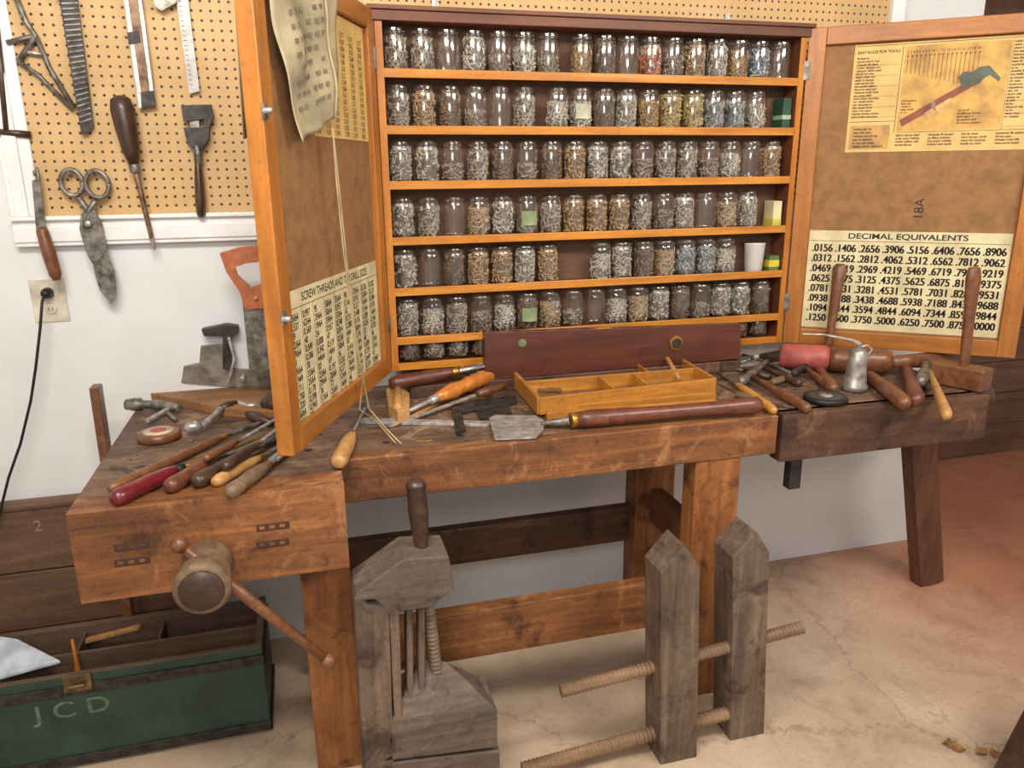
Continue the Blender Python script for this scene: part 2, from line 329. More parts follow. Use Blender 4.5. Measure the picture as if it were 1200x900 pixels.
# ---------------------------------------------------------------- cabinet doors
HD=1.06
def frame(O,Xd):
    Xd=Vector(Xd).normalized(); N=Xd.cross(Z); O=Vector(O)
    return Matrix(((Xd.x,0,N.x,O.x),(Xd.y,0,N.y,O.y),(0,1,0,O.z),(0,0,0,1)))
LF=frame((-.049,-.845,.985),(.304,.705,0)); RF=frame((1.68,-.145,.985),(.579,-.447,0)); LW,RW=.765,.731
def inv(Fm,u,v,dz=0):
    N=Fm.to_3x3()@Vector((0,0,1)); q=hit(u,v,Fm.translation+N*dz,N); return Fm.inverted()@q
honeyD=wood('honey_stile',(154,90,30),(202,134,56),'Y',.4,.45,.1,coat=.1); honeyD2=wood('honey_rail',(154,90,30),(202,134,56),'X',.4,.45,.1,coat=.1)
def doorm(Fm,Wd,n):
    e=empty(n,Fm)
    d=MB('door_frame'); st=.055
    d.box((0,0,-.04),(st,HD,0),honeyD); d.box((Wd-st,0,-.04),(Wd,HD,0),honeyD)
    d.box((st,0,-.04),(Wd-st,st,0),honeyD2); d.box((st,HD-st,-.04),(Wd-st,HD,0),honeyD2)
    o=d.build(.003,center=False,mw=Matrix()); o.parent=e
    d=MB('door_panel'); d.box((st-.001,st-.001,-.028),(Wd-st+.001,HD-st+.001,-.016),mason); o=d.build(center=False,mw=Matrix()); o.parent=e
    return e
ld=doorm(LF,LW,'cabinet_door'); rd=doorm(RF,RW,'cabinet_door')
hg=MB('hinge')
for z in(.12,.9): hg.box((LW-.012,z,-.002),(LW+.01,z+.06,.004),oldsteel)
o=hg.build(center=False,mw=Matrix()); o.parent=ld
hg=MB('latch'); 
for z in(.3,.72): hg.box((-.006,z,.0),(.012,z+.03,.006),oldsteel); hg.cyl((-.004,z+.015,.003),(-.004,z+.015,.022),.006,steel)
o=hg.build(center=False,mw=Matrix()); o.parent=ld
hg=MB('hinge')
for z in(.12,.9): hg.box((-.01,z,-.002),(.012,z+.06,.004),oldsteel)
o=hg.build(center=False,mw=Matrix()); o.parent=rd
def sheet(n,Fm,xa,ya,xb,yb,mat,dz=-.0155):
    e=empty(n,Fm@Matrix.Translation((xa,ya,dz))); s=MB('sheet'); s.box((0,0,0),(xb-xa,yb-ya,.001),mat); o=s.build(center=False,mw=Matrix()); o.parent=e; return e,xb-xa,yb-ya
ch,cw,chh=sheet('decimal_equivalents_chart',RF,.058,.062,RW-.058,.405,paper)
text('DECIMAL EQUIVALENTS',cw/2,chh-.026,.026,ch,bold=.0006,align='CENTER',sx=1.3)
for cidx in range(8):
    body='\n'.join(('%.4f'%((cidx*8+rw+1)/64))[1:] for rw in range(8))
    for dx in (0,.0012,.0022): text(body,.012+dx+cidx*(cw-.016)/8,chh-.072,.036,ch,bold=.0004,sx=.84,sp=.98)
s=MB('rule_lines'); s.box((.005,chh-.036,.001),(cw-.005,chh-.0345,.0013),ink)
o=s.build(center=False,mw=Matrix()); o.parent=ch
# yellow tool poster
po,pw,ph=sheet('hammer_poster',RF,.145,.665,RW-.058,1.0,paperY)
s=MB('poster_print'); bl=ink
pb1=plain('poster_block',(200,156,88),.6); pb2=plain('poster_block2',(214,166,86),.6); softink=plain('soft_ink',(110,80,46),.7,.05)
s.box((.01,.01,.001),(.13,.085,.0014),pb1); s.box((.15,.065,.001),(pw-.085,ph-.012,.0013),pb2)
s.box((.142,.06,.001),(.1435,ph-.01,.0014),bl); s.box((pw-.082,.06,.001),(pw-.081,ph-.01,.0014),bl)
s.box((.005,ph-.006,.001),(pw-.005,ph-.0045,.0014),bl); s.box((.005,.0955,.001),(.14,.097,.0014),bl); s.box((.15,.06,.001),(pw-.005,.0612,.0014),bl)
for k in range(6): s.box((.008,.11+k*.032,.001),(.138,.1108+k*.032,.0014),softink); s.box((pw-.078,.07+k*.038,.001),(pw-.006,.0708+k*.038,.0014),softink)
for k in range(17):
    x=.158+k*.0125; s.box((x,ph-.05-.04-k*.0035,.0014),(x+.0016,ph-.04,.0018),softink); s.box((x-.002,ph-.044,.0014),(x+.0036,ph-.04,.0018),softink)
sh_=-.03
def pp(l): return [(x+sh_,y,z) for x,y,z in l]
s.prism(pp([(.185,.098,.0015),(.195,.078,.0015),(.395,.20,.0015),(.39,.222,.0015)]),(0,0,.001),plain('p_handle',(140,70,44),.5))
s.prism(pp([(.355,.19,.0018),(.34,.222,.0018),(.352,.238,.0018),(.375,.236,.0018),(.395,.25,.0018),(.42,.252,.0018),(.455,.215,.0018),(.452,.205,.0018),(.425,.225,.0018),(.41,.215,.0018),(.40,.20,.0018),(.385,.205,.0018),(.372,.19,.0018)]),(0,0,.0014),plain('p_head',(84,92,78),.5))
s.prism(pp([(.255,.118,.0018),(.265,.102,.0018),(.33,.15,.0018),(.325,.162,.0018)]),(0,0,.0008),plain('p_light',(226,178,110),.5))
s.prism(pp([(.27,.15,.0018),(.28,.125,.0018),(.288,.125,.0018),(.282,.155,.0018)]),(0,0,.0012),plain('p_hand',(150,130,96),.5))
o=s.build(center=False,mw=Matrix()); o.parent=po
rn=random.Random(3)
def gib(k): return ' '.join(''.join(rn.choice('aeioutrnslmhd') for _ in range(rn.randint(2,7))) for _ in range(k))
text('\n'.join(gib(3) for _ in range(20)),.010,ph-.045,.0095,po,name='fine_print',z=.0016,bold=.0002)
text('EASY RULES FOR TOOLS',.010,ph-.028,.0115,po,name='fine_print',z=.0016,bold=.0002)
text('\n'.join(gib(3) for _ in range(6)),.02,.07,.011,po,name='fine_print',z=.0018,bold=.0002)
for q_ in range(4): text('\n'.join(gib(3) for _ in range(4)),.15+q_*.095,.048,.010,po,name='fine_print',z=.0016,bold=.0002)
text('\n'.join(gib(2) for _ in range(24)),pw-.078,ph-.02,.0095,po,name='fine_print',z=.0016,bold=.0002)
text('\n'.join(gib(2) for _ in range(5)),.155,ph-.18,.009,po,name='fine_print',z=.0016,bold=.0002)
text('\n'.join(gib(3) for _ in range(5)),.32,.12,.0095,po,name='fine_print',z=.0016,bold=.0002)
text(' '.join('%d'%k for k in range(2,20)),.155,ph-.034,.011,po,z=.0016)
text('18A',.405,.445,.042,rd,mat=ink,z=-.0155,rot=math.pi/2,name='stencil')
# left door charts
c2,w2,h2=sheet('screw_thread_chart',LF,.058,.035,LW-.06,.36,paper)
text('SCREW THREADS AND TAP DRILL SIZES',w2/2,h2-.03,.028,c2,bold=.0005,align='CENTER',sx=.95)
for cidx in range(9):
    body='\n'.join(rn.choice(['%.3f'%rn.random(),'%d/64'%rn.randint(1,63),'%d'%rn.randint(10,99)]) for _ in range(13))
    for dx in(0,.001): text(body,.015+dx+cidx*(w2-.02)/9,h2-.07,.024,c2,bold=.0003,sx=.8,sp=.86)
s=MB('rule_lines')
for cidx in range(1,9): xx=.010+cidx*(w2-.02)/9; s.box((xx,.01,.001),(xx+.0012,h2-.04,.0013),ink)
s.box((.008,h2-.042,.001),(w2-.008,h2-.0405,.0013),ink); o=s.build(center=False,mw=Matrix()); o.parent=c2
c3,w3,h3=sheet('tap_drill_chart',LF,.30,.70,LW-.06,1.0,paperY)
for cidx in range(6):
    text('\n'.join('%.3f'%rn.random() for _ in range(16)),.01+cidx*w3/6,h3-.05,.018,c3,bold=.0002,sx=.8,sp=.9)
# ---------------------------------------------------------------- cloth draped over left door
def drape():
    q=[inv(LF,u,v,.02) for u,v in((312,-60),(392,-60),(402,132),(352,167))]
    vs=[];fs=[];nu,nv=26,40
    for j in range(nv+1):
        tv=j/nv
        for i in range(nu+1):
            tu=i/nu
            P=(q[0]*(1-tu)+q[1]*tu)*(1-tv)+(q[3]*(1-tu)+q[2]*tu)*tv
            P=P.copy(); P.z=.012+.010*abs(math.sin(tu*5+tv*2))*(.4+.6*tv)+.004*math.sin(tv*13+tu*5)+.006*math.sin(tu*15-tv*4)
            vs.append(P)
    for j in range(nv):
        for i in range(nu): k=j*(nu+1)+i; fs.append((k,k+1,k+nu+2,k+nu+1))
    mb=MB('canvas_apron'); mb.add(vs,fs,cloth,True)
    top=[v_.copy() for v_ in vs[:nu+1]]; back=[Vector((v_.x,v_.y,-.055)) for v_ in top]; back2=[Vector((v_.x-.01,v_.y-.35,-.06)) for v_ in top]
    up=[Vector((v_.x,v_.y+.012,-.02)) for v_ in top]
    allr=top+up+back+back2; ff=[]
    for r_ in range(3):
        for i in range(nu): k=r_*(nu+1)+i; ff.append((k,k+nu+1,k+nu+2,k+1))
    mb.add(allr,ff,cloth,True)
    mb.tube([vs[j*(nu+1)+20]+Vector((0,0,.004)) for j in range(0,nv+1,2)],.003,cloth,6)
    pm=plain('faded_print',(136,124,104),.9,.1)
    for j0 in range(12,36,3):
        for i0 in range(4,17,2):
            if (i0*7+j0*3)%5==0: continue
            k=j0*(nu+1)+i0; mb.add([vs[k]+Vector((0,0,.003)),vs[k+1]+Vector((0,0,.003)),vs[k+nu+2]+Vector((0,0,.003)),vs[k+nu+1]+Vector((0,0,.003))],[(0,1,2,3)],pm)
    o=mb.build(center=False,mw=LF); so=o.modifiers.new('thick','SOLIDIFY'); so.thickness=.002
drape()
sp=[inv(LF,u,v,.03) for u,v in((390,150),(394,210),(402,290),(414,380),(425,440))]; sp=[LF@q for q in sp]
sp+= [T(432,478,.96),T(450,500,.93),T(470,520,.925)]
sp2=sp[:4]+[sp[4]+Vector((.004,0,-.01)),T(424,480,.96),T(440,492,.93),T(462,520,.925)]
s=MB('hanging_twine'); s.tube(sp,.0022,twine,6); s.tube([q+Vector((.006*math.sin(i),0.004,0)) for i,q in enumerate(sp2)],.0018,twine,6); s.build()
# ---------------------------------------------------------------- workbench
wb=empty('workbench'); BT=.91; BY=-.70
t=MB('bench_top'); t.box((-.52,BY+.035,BT-.07),(1.30,-.03,BT),benchTop); t.box((-.52,-.855,BT-.03),(.05,BY+.035,BT),benchTop); t.box((1.315,BY+.03,BT-.07),(2.06,-.16,BT),benchTop)
for i in range(9):
    x=-.42+i*.2; t.cyl((x,-.6,BT),(x,-.6,BT+.0006),.011,black)
t.build(.004,parent=wb)
t=MB('front_apron'); t.box((.055,BY,.793),(1.30,BY+.04,BT+.001),benchF); t.build(.004,parent=wb)
t=MB('back_till'); t.box((.30,-.215,BT),(1.47,-.10,BT+.04),benchDk); t.build(.004,parent=wb)
t=MB('vise_jaw'); t.box((-.52,-.86,.70),(.055,-.77,BT+.002),benchF); t.box((-.50,-.77,.72),(.05,BY,BT-.03),benchDk)
ja=plain('joint_dark',(70,42,28),.7)
for (u,v) in((155,640),(155,658),(320,617),(320,637)):
    q=W(u,v,-.86); 
    t.box((q.x-.036,-.8612,q.z-.009),(q.x+.036,-.859,q.z+.009),ja)
    for k in range(3): t.box((q.x-.030+k*.022,-.8618,q.z-.004),(q.x-.018+k*.022,-.859,q.z+.004),benchF)
t.build(.005,parent=wb)
t=MB('tail_vise'); t.box((1.312,BY-.005,.765),(2.055,BY+.05,BT),benchDk); t.box((1.312,BY+.05,.80),(1.36,-.2,BT-.03),benchDk); t.box((2.02,BY+.05,.78),(2.06,-.16,BT-.002),benchDk)
t.lathe((2.06,-.60,.87),(2.15,-.60,.87),[(0,.045),(.1,.05),(.85,.048),(1,.04)],W_dk,24)
q=W(929,545,-.66); t.box((q.x-.02,-.68,.66),(q.x+.02,-.645,.80),black); t.build(.004,parent=wb)
t=MB('legs')
t.box((-.065,BY,0),(.06,BY+.09,.84),benchZ); t.box((1.045,BY+.005,0),(1.19,BY+.08,.84),benchZ)
t.box((-.065,-.27,0),(.06,-.19,.84),benchZ); t.box((1.045,-.30,0),(1.19,-.21,.84),benchZ); t.build(.004,parent=wb)
t=MB('stretchers'); t.box((.06,BY+.03,.26),(1.045,BY+.075,.41),benchF); t.box((.06,-.26,.335),(1.045,-.22,.465),benchDk)
t.box((-.02,BY+.09,.30),(.02,-.27,.42),benchY); t.box((1.10,BY+.08,.42),(1.145,-.30,.54),benchY); t.box((1.10,BY+.08,.2),(1.145,-.30,.32),benchY); t.build(.003,parent=wb)
t=MB('tail_leg'); t.beam(T(1093,686,0)+Vector((0,.03,0)),Vector((2.09,-.36,.86)),.11,.06,wood('tail_leg_wood',(84,52,38),(140,94,66),'Z',.6,.6,.3),up=Y); t.build(.003,parent=wb)
t=MB('vise_screw'); hc=Vector((-.253,-.86,.765))
t.lathe(hc,hc+Vector((0,-.135,0)),[(0,.05),(.08,.056),(.3,.050),(.8,.058),(.95,.058),(1,.05)],W_gr,28)
t.lathe(hc+Vector((0,-.1351,0)),hc+Vector((0,-.139,0)),[(0,.046),(1,.044)],W_dk,24)
e1,e2=Vector((-.295,-.93,.845)),Vector((-.012,-.93,.505))
t.lathe(e1,e2,[(0,.011),(.5,.0125),(1,.011)],W_br,14); t.ball(e1,.019,W_br); t.ball(e2,.019,W_br)
t.build(parent=wb)
# ---------------------------------------------------------------- wooden handscrew clamp (big, right)
hs=MB('wooden_handscrew')
def jaw(xa,xb,ya,yb,zt2,zsh,bend):
    P=[(xa,0),(xb,0),(xb+bend,zsh),((xa+xb)/2+bend+.008,zt2),(xa+bend,zsh)]
    hs.prism([(x,ya,z) for x,z in P],(0,yb-ya,0),oldwood)
a_=W(767,880,-.89); b_=W(808,885,-.89); tpA=W(790,632,-.89); shA=W(767,655,-.89)
jaw(a_.x,b_.x,-.93,-.83,tpA.z,shA.z-.02,shA.x-a_.x)
a_=W(850,856,-.87); b_=W(888,858,-.87); tpB=W(877,617,-.87); shB=W(853,640,-.87)
jaw(a_.x,b_.x,-.90,-.80,tpB.z,shB.z-.02,shB.x-a_.x)
def thread(mb,p1,p2,r,mat,pitch=.012,dep=.004):
    n=int((p2-p1).length/pitch*4); pr=[(i/n, r-(dep if i%4 in(2,) else (dep*.5 if i%4 in(1,3) else 0))) for i in range(n+1)]
    mb.lathe(p1,p2,pr,mat,16)
su1,su2=W(657,810,-.88),W(940,735,-.88); sl1,sl2=W(612,902,-.88),W(856,834,-.88)
thread(hs,su1,su2,.019,screww); thread(hs,sl1,sl2,.021,screww)
hs.build(.004)
# ---------------------------------------------------------------- wooden clamp (left)
cc=MB('wooden_clamp'); yc=-.92
f=lambda u,v,y=yc:W(u,v,y)
cc.prism([f(415,702),f(440,700),f(456,712),(f(462,900)),f(462,925),f(427,925)],(0,.10,0),oldwood)
cc.prism([f(415,704),f(417,696),f(474,655),f(526,652),f(533,688),f(506,712),f(440,722),f(416,716)],(0,.12,0),oldwoodX)
cc.prism([f(460,842),f(583,832),f(583,876),f(448,893)],(0,.15,0),oldwoodX)
cc.prism([f(440,897),f(586,880),f(586,925),f(430,925)],(0,.16,0),oldwoodX)
A=[f(460,842),f(583,832)]; 
cc.add([A[0],A[1],A[1]+Vector((-.02,.15,0)),A[0]+Vector((.02,.15,0)),f(528,792)+Vector((0,.06,0)),f(500,794)+Vector((0,.08,0))],[(0,1,4,5),(1,2,4),(2,3,5,4),(3,0,5)],oldwoodX)
for uu in(476,490): cc.prism([f(uu,712,yc+.03),f(uu+8,712,yc+.03),f(uu+9,838,yc+.03),f(uu+1,838,yc+.03)],(0,.04,0),oldwood)
cc.prism([f(456,712),f(468,712),f(472,842),f(462,842)],(0,.10,0),oldwood)
s1,s2=f(517,812)+Vector((0,.06,0)),f(500,668)+Vector((0,.06,0))
thread(cc,s1,s2,.018,wood('screw_grey',(92,78,64),(146,126,104),'X',.55,.5,.2),.012,.005)
hp=f(491,572)+Vector((0,.06,0)); cc.lathe(s2,hp,[(0,.018),(.03,.021),(.1,.021),(.14,.015),(.3,.020),(.6,.024),(.85,.022),(.93,.025),(1,.012)],W_dk,18)
cc.build(.004)
# ---------------------------------------------------------------- tool chest
gx=-.195
tcst=MB('tool_chest'); cy0,cy1,ch_=-.49,-.21,.29
inn=wood('chest_inner',(80,60,48),(128,102,82),'X',.7,.6,.3)
tcst.box((-1.25,cy0,0.01),(gx,cy0+.018,ch_),greenp); tcst.box((gx-.018,cy0+.018,.01),(gx,cy1,ch_),greenp); tcst.box((-1.25,cy1-.018,.01),(gx-.018,cy1,ch_),inn); tcst.box((-1.25,cy0+.018,.01),(-1.232,cy1-.018,ch_),greenp)
tcst.box((-1.232,cy0+.018,.0),(gx-.018,cy1-.018,.03),inn); tcst.box((gx-.022,cy0+.018,.03),(gx-.018,cy1-.018,ch_-.003),inn); 
tcst.box((-1.25,cy0+.0005,ch_),(gx,cy0+.018,ch_+.004),inn); tcst.box((gx-.018,cy0+.018,ch_),(gx,cy1,ch_+.004),inn)
for zz in(.012,.235): tcst.box((-1.255,cy0-.006,zz),(gx+.006,cy0,zz+.03),black); tcst.box((gx,cy0-.006,zz),(gx+.006,cy1,zz+.03),black)
tcst.box((-1.232,cy0+.018,ch_-.12),(gx-.018,cy1-.018,ch_-.11),inn)
tcst.box((-1.232,-.36,ch_-.11),(gx-.018,-.35,ch_-.01),inn)
for xx in(-.5,-.72,-.95): tcst.box((xx,-.35,ch_-.11),(xx+.008,cy1-.018,ch_-.02),inn)
tcst.beam((-.55,-.3,ch_+.01),(-.72,-.25,ch_-.04),.02,.012,W_lt); tcst.lathe((-.70,-.40,ch_-.11),(-.70,-.40,ch_+.06),[(0,.02),(.1,.024),(.2,.01),(.6,.006),(1,.004)],W_or,12)
dbr=metal('aged_brass',(84,70,48),(136,116,80),.5,40,.6)
q=W(92,800,cy0); tcst.box((q.x-.035,cy0-.012,q.z-.02),(q.x+.035,cy0,q.z+.03),dbr)
tcst.lathe((q.x-.02,cy0-.016,q.z+.0),(q.x+.02,cy0-.016,q.z),[(0,.006),(1,.006)],dbr,8)
o=tcst.build(.003)
e=empty('chest_initials',frame((W(40,840,cy0).x,cy0-.0005,W(90,838,cy0).z),(1,0,0)))
text('J C D',0,0,.07,e,mat=plain('faded_white',(106,122,106),.7,.15,40),bold=.0004,z=.0006,sx=1.2)
t=MB('plastic_bag'); t.prism([T(-10,800,.30),T(-10,748,.33),T(20,752,.34),T(72,778,.30)],(0,0,.012),plain('bag',(195,202,212),.35)); t.build(.004)
t=MB('lumber_panel'); 
for i,(za,zc) in enumerate(((0,.2),(.205,.40),(.405,.615))): t.box((-1.5,-.05,za),(-.47,-.02,zc),plank)
t.box((-1.5,-.06,.615),(-.47,-.002,.63),plank); t.box((-.50,-.06,0),(-.47,-.05,.615),plank); t.build(.003)
e=empty('panel_number',frame((W(40,622,-.05).x,-.0505,W(45,622,-.05).z),(1,0,0))); text('2',0,0,.05,e,mat=plain('chalk',(170,150,130),.9),z=.0005)
t=MB('wooden_stake'); a1,a2=W(160,775,-.19),W(112,452,-.19); dd=(a2-a1)/(a2.z-a1.z); t.beam(a1-dd*a1.z,a2,.025,.05,W_br,up=Y); t.build(.003)
# ---------------------------------------------------------------- outlet + cord
t=MB('power_outlet'); q=W(59,352,0); t.box((q.x-.048,-.006,q.z-.062),(q.x+.045,-.0005,q.z+.062),plain('ivory',(226,218,196),.4))
for dz in(.024,-.024): t.lathe((q.x,-.006,q.z+dz),(q.x,-.009,q.z+dz),[(0,.018),(1,.017)],plain('ivory2',(214,206,184),.4),20)
t.box((q.x+.004,-.0095,q.z-.03),(q.x+.006,-.009,q.z-.02),black); t.box((q.x-.007,-.0095,q.z-.03),(q.x-.005,-.009,q.z-.02),black); t.build(.002)
t=MB('electrical_cord'); pz=q.z+.024; t.lathe((q.x,-.0095,pz),(q.x,-.045,pz),[(0,.016),(.6,.015),(1,.008)],rubber,14)
pts=[Vector((q.x,-.045,pz)),Vector((q.x-.005,-.06,pz-.02))]+[W(u,v,-.075) for u,v in((47,385),(42,430),(36,470),(24,520),(10,560),(0,600),(-10,640))]
t.tube(pts,.004,rubber,8); t.build()
# ================================================================ tools hanging on the pegboard
yw=-.035
def Wp(l,y=yw): return [W(u,v,y) for u,v in l]
def peg(mb,u,v): q=W(u,v,-.02); mb.tube([q,q+Vector((0,-.028,0)),q+Vector((0,-.032,.012))],.003,oldsteel,6)
D1=Vector((0,-.012,0))
wtool=MB
t=wtool('brace_drill'); t.tube(Wp([(10,-25),(30,25),(42,42),(22,72)]),.008,oldsteel); t.tube(Wp([(22,72),(45,88),(85,128)]),.006,oldsteel); t.tube(Wp([(42,42),(58,80),(87,127)]),.007,oldsteel); t.tube(Wp([(8,50),(42,42)]),.007,oldsteel); t.tube(Wp([(26,60),(52,64)]),.005,steel); peg(t,30,25); t.build()
t=wtool('rasp'); t.prism(Wp([(66,-25),(88,-25),(110,148),(104,156),(96,158)]),D1*.5,black)
for k in range(26):
    c=k/26; a1=W(69+26*c,-15+165*c,yw-.007); a2=W(89+19*c,-15+160*c,yw-.007); t.beam(a1,a2,.003,.004,oldsteel)
peg(t,70,0); t.build()
t=wtool('sanding_block_file'); t.prism(Wp([(143,-20),(164,-20),(183,124),(163,128)]),D1*.7,steel); t.prism(Wp([(148,-14),(160,-14),(177,117),(167,120)],yw-.0086),(0,-.002,0),rust); t.prism(Wp([(165,108),(180,106),(183,124),(166,127)],yw-.009),(0,-.002,0),black); t.prism(Wp([(149,38),(163,36),(165,50),(151,52)],yw-.009),(0,-.003,0),black); peg(t,150,0); t.build(.0015)
t=wtool('combination_square'); t.prism(Wp([(204,-20),(218,-20),(234,107),(222,110)]),(0,-.003,0),plain('rule_white',(206,204,198),.35)); t.prism(Wp([(180,-10),(206,-14),(208,4),(190,14),(182,8)]),(0,-.014,0),oldsteel)
for k in range(20): c=k/20; q=W(207+16*c,-10+115*c,yw-.0032); t.beam(q,q+Vector((.008,0,0)),.0012,.0012,ink)
peg(t,211,0); t.build()
t=wtool('t_handle_auger'); t.tube(Wp([(-6,20),(2,90),(8,152)]),.009,W_dk); t.tube(Wp([(-8,154),(36,158)]),.010,W_dk); peg(t,2,60); t.build()
t=wtool('large_screwdriver'); A1,B1,C1=W(140,112,-.06),W(157,192,-.06),W(181,293,-.052)
t.lathe(A1,B1,[(0,.012),(.05,.026),(.2,.032),(.5,.029),(.8,.024),(1,.014)],W_dk,18); t.cyl(B1,B1.lerp(C1,.1),.015,oldsteel); t.cyl(B1.lerp(C1,.1),B1.lerp(C1,.86),.008,rust,.0065); t.beam(B1.lerp(C1,.84),C1,.012,.008,oldsteel,up=Y,w2=.004,h2=.022); peg(t,150,185); t.build()
t=wtool('monkey_wrench')
t.prism(Wp([(213,124),(248,123),(251,137),(246,150),(238,150),(240,140),(216,143)]),(0,-.02,0),black)
t.prism(Wp([(216,150),(246,150),(246,162),(238,175),(222,172)]),(0,-.022,0),black); t.prism(Wp([(222,140),(234,140),(236,175),(228,175)]),(0,-.014,0),oldsteel)
t.cyl(W(231,170,-.047),W(233,192,-.047),.012,oldsteel); t.lathe(W(232,190,-.047),W(236,255,-.047),[(0,.012),(.2,.017),(.7,.021),(.95,.018),(1,.01)],W_dk,16,flat=.7); peg(t,222,136); t.build(.002)
t=wtool('tin_snips')
def loop(c,rx,rz,r,y=-.045,tilt=0):
    return [Vector((c.x+rx*math.cos(k/16*6.283+tilt),y,c.z+rz*math.sin(k/16*6.283))) for k in range(17)]
c1,c2_=W(84,214,-.045),W(114,216,-.045)
t.tube(loop(c1,.028,.036,.006),.007,oldsteel,8); t.tube(loop(c2_,.030,.038,.006),.007,oldsteel,8)
t.tube([W(92,232,-.045),W(102,245,-.05),W(104,262,-.055)],.009,oldsteel); t.tube([W(112,236,-.05),W(100,252,-.055),W(101,268,-.058)],.009,oldsteel)
t.prism(Wp([(96,250),(112,246),(120,262),(126,292),(112,312),(104,300),(94,268)],-.048),(0,-.012,0),oldsteel)
t.prism(Wp([(108,288),(122,286),(135,318),(137,342),(131,356),(118,340),(111,318)],-.048),(0,-.010,0),oldsteel)
q=W(104,262,-.058); t.cyl(q,q+Vector((0,-.012,0)),.009,steel); peg(t,84,206); peg(t,112,204); t.build(.002)
t=wtool('hanging_chisel'); t.prism(Wp([(38,212),(47,208),(54,266),(43,268)],-.055),(0,-.006,0),oldsteel); t.cyl(W(43,196,-.05),W(46,212,-.056),.004,oldsteel); t.lathe(W(48,266,-.062),W(67,328,-.062),[(0,.012),(.08,.016),(.5,.019),(.9,.017),(1,.010)],W_br,16); peg(t,44,205); t.build()
t=MB('hand_saw'); ys=-.16
ou=[(258,296),(282,289),(312,286),(322,320),(322,358),(288,362),(282,342),(266,318)]; inn_=[(276,312),(288,308),(304,306),(309,320),(308,332),(294,336),(288,330),(279,322)]
t.ring(Wp(ou,ys),Wp(inn_,ys),(0,-.022,0),W_sw)
t.prism(Wp([(298,248),(308,246),(314,288),(304,290)],ys),(0,-.02,0),W_sw)
t.prism(Wp([(284,352),(330,352),(340,440),(292,432)],ys+.009-.02),(0,-.0012,0),oldsteel)
for (u,v) in((300,350),(314,345)): q=W(u,v,ys-.022); t.cyl(q,q-Vector((0,.003,0)),.006,brass)
t.build(.003)
t=MB('wooden_board'); t.prism([T(172,460,.937),T(235,446,.937),T(345,452,.937),T(345,484,.937),T(262,478,.937)],(0,0,-.0265),wood('board_wood',(120,82,50),(180,134,88),'X',.6,.5,.2)); t.build(.002)
t=MB('saw_vise'); yv=T(270,452,.94).y
vs_=metal('saw_vise_iron',(84,78,70),(146,138,126),.5,18,.3)
t.prism(Wp([(213,447),(216,428),(234,424),(236,404),(262,402),(262,430),(300,432),(300,410),(312,408),(318,430),(336,434),(336,456),(270,452)],yv),(0,-.016,0),vs_)
t.prism(Wp([(237,384),(266,378),(280,380),(280,388),(272,392),(272,430),(262,430),(262,392),(240,392)],yv-.02),(0,-.03,0),black)
t.tube([W(268,395,yv-.05),W(275,420,yv-.05),W(268,448,yv-.05)],.006,steel); q=W(285,440,yv-.03); t.cyl(q,q+Vector((.0,-.05,0)),.008,steel); t.build(.002)
# ================================================================ bench-top tools
PH=[(0,.55),(.04,.9),(.12,1.05),(.35,.95),(.6,1.0),(.85,.85),(.93,.7),(1,.6)]
def chisel(n,b,f_,e,hr,hm,bw,bm,zb=None,zf=None,ze=None,fer=brass,round_=False,prof=PH,tipw=None):
    zb=zb or BT+hr*1.06; zf=zf or zb; ze=ze or BT+.004
    pb,pf,pe=T(*b,zb),T(*f_,zf),T(*e,ze); t=MB(n)
    t.lathe(pb,pf,[(a_,r_*hr) for a_,r_ in prof],hm,18)
    d=(pe-pf); t.cyl(pf.lerp(pb,.03),pf+d.normalized()*.018,hr*.68,fer,hr*.55)
    if round_:
        t.cyl(pf,pf.lerp(pe,.9),bw/2,bm,bw/2.4,12); t.beam(pf.lerp(pe,.88),pe,bw*.8,bw*.8,bm,w2=bw*1.8,h2=.0015)
    else:
        t.cyl(pf,pf.lerp(pe,.18),hr*.4,bm,bw*.3,10); t.beam(pf.lerp(pe,.16),pe,bw*.8,.006,bm,w2=tipw or bw,h2=.003)
    return t.build()
chisel('long_handled_gouge',(128,573),(262,512),(345,480),.012,W_br,.012,oldsteel,round_=True)
chisel('screwdriver',(132,586),(208,550),(322,508),.019,W_rd,.012,brass,round_=True,fer=black,ze=.925)
chisel('wood_chisel',(196,572),(246,542),(345,500),.018,W_mr,.02,oldsteel,ze=.93)
chisel('wood_chisel',(228,566),(284,534),(352,496),.018,W_dk,.022,oldsteel,fer=black,ze=.93)
chisel('wood_chisel',(250,566),(304,537),(368,502),.014,W_lt,.018,oldsteel,ze=.925)
chisel('wood_chisel',(268,578),(312,546),(358,508),.017,W_gr,.032,steel,fer=W_br)
chisel('wood_chisel',(262,548),(300,522),(345,488),.013,W_dk,.014,steel,zb=.95,zf=.95,ze=.94)
chisel('wood_chisel',(240,538),(275,520),(332,486),.010,W_br,.012,steel,zb=.955,zf=.955,ze=.945)
t=MB('tape_reel'); c=T(187,514,.912); t.lathe(c,c+Z*.022,[(0,.052),(.1,.056),(.9,.056),(1,.05)],W_br,32); t.lathe(c+Z*.0221,c+Z*.024,[(0,.040),(1,.038)],plain('cream',(206,190,160),.6),32); t.lathe(c+Z*.0241,c+Z*.026,[(0,.02),(1,.018)],redpaint,24); t.build()
t=MB('bit_brace'); zz=.935
t.lathe(T(334,470,zz+.015),T(306,474,zz+.01),[(0,.022),(.15,.042),(.5,.042),(.7,.026),(1,.012)],W_dk,20)
t.tube([T(306,474,zz),T(292,476,zz),T(280,472,zz),T(262,476,zz),T(250,488,zz),T(238,498,zz),T(222,500,zz)],.0085,steel,10); t.lathe(T(277,473,zz),T(258,479,zz),[(0,.010),(.5,.016),(1,.010)],W_dk,14)
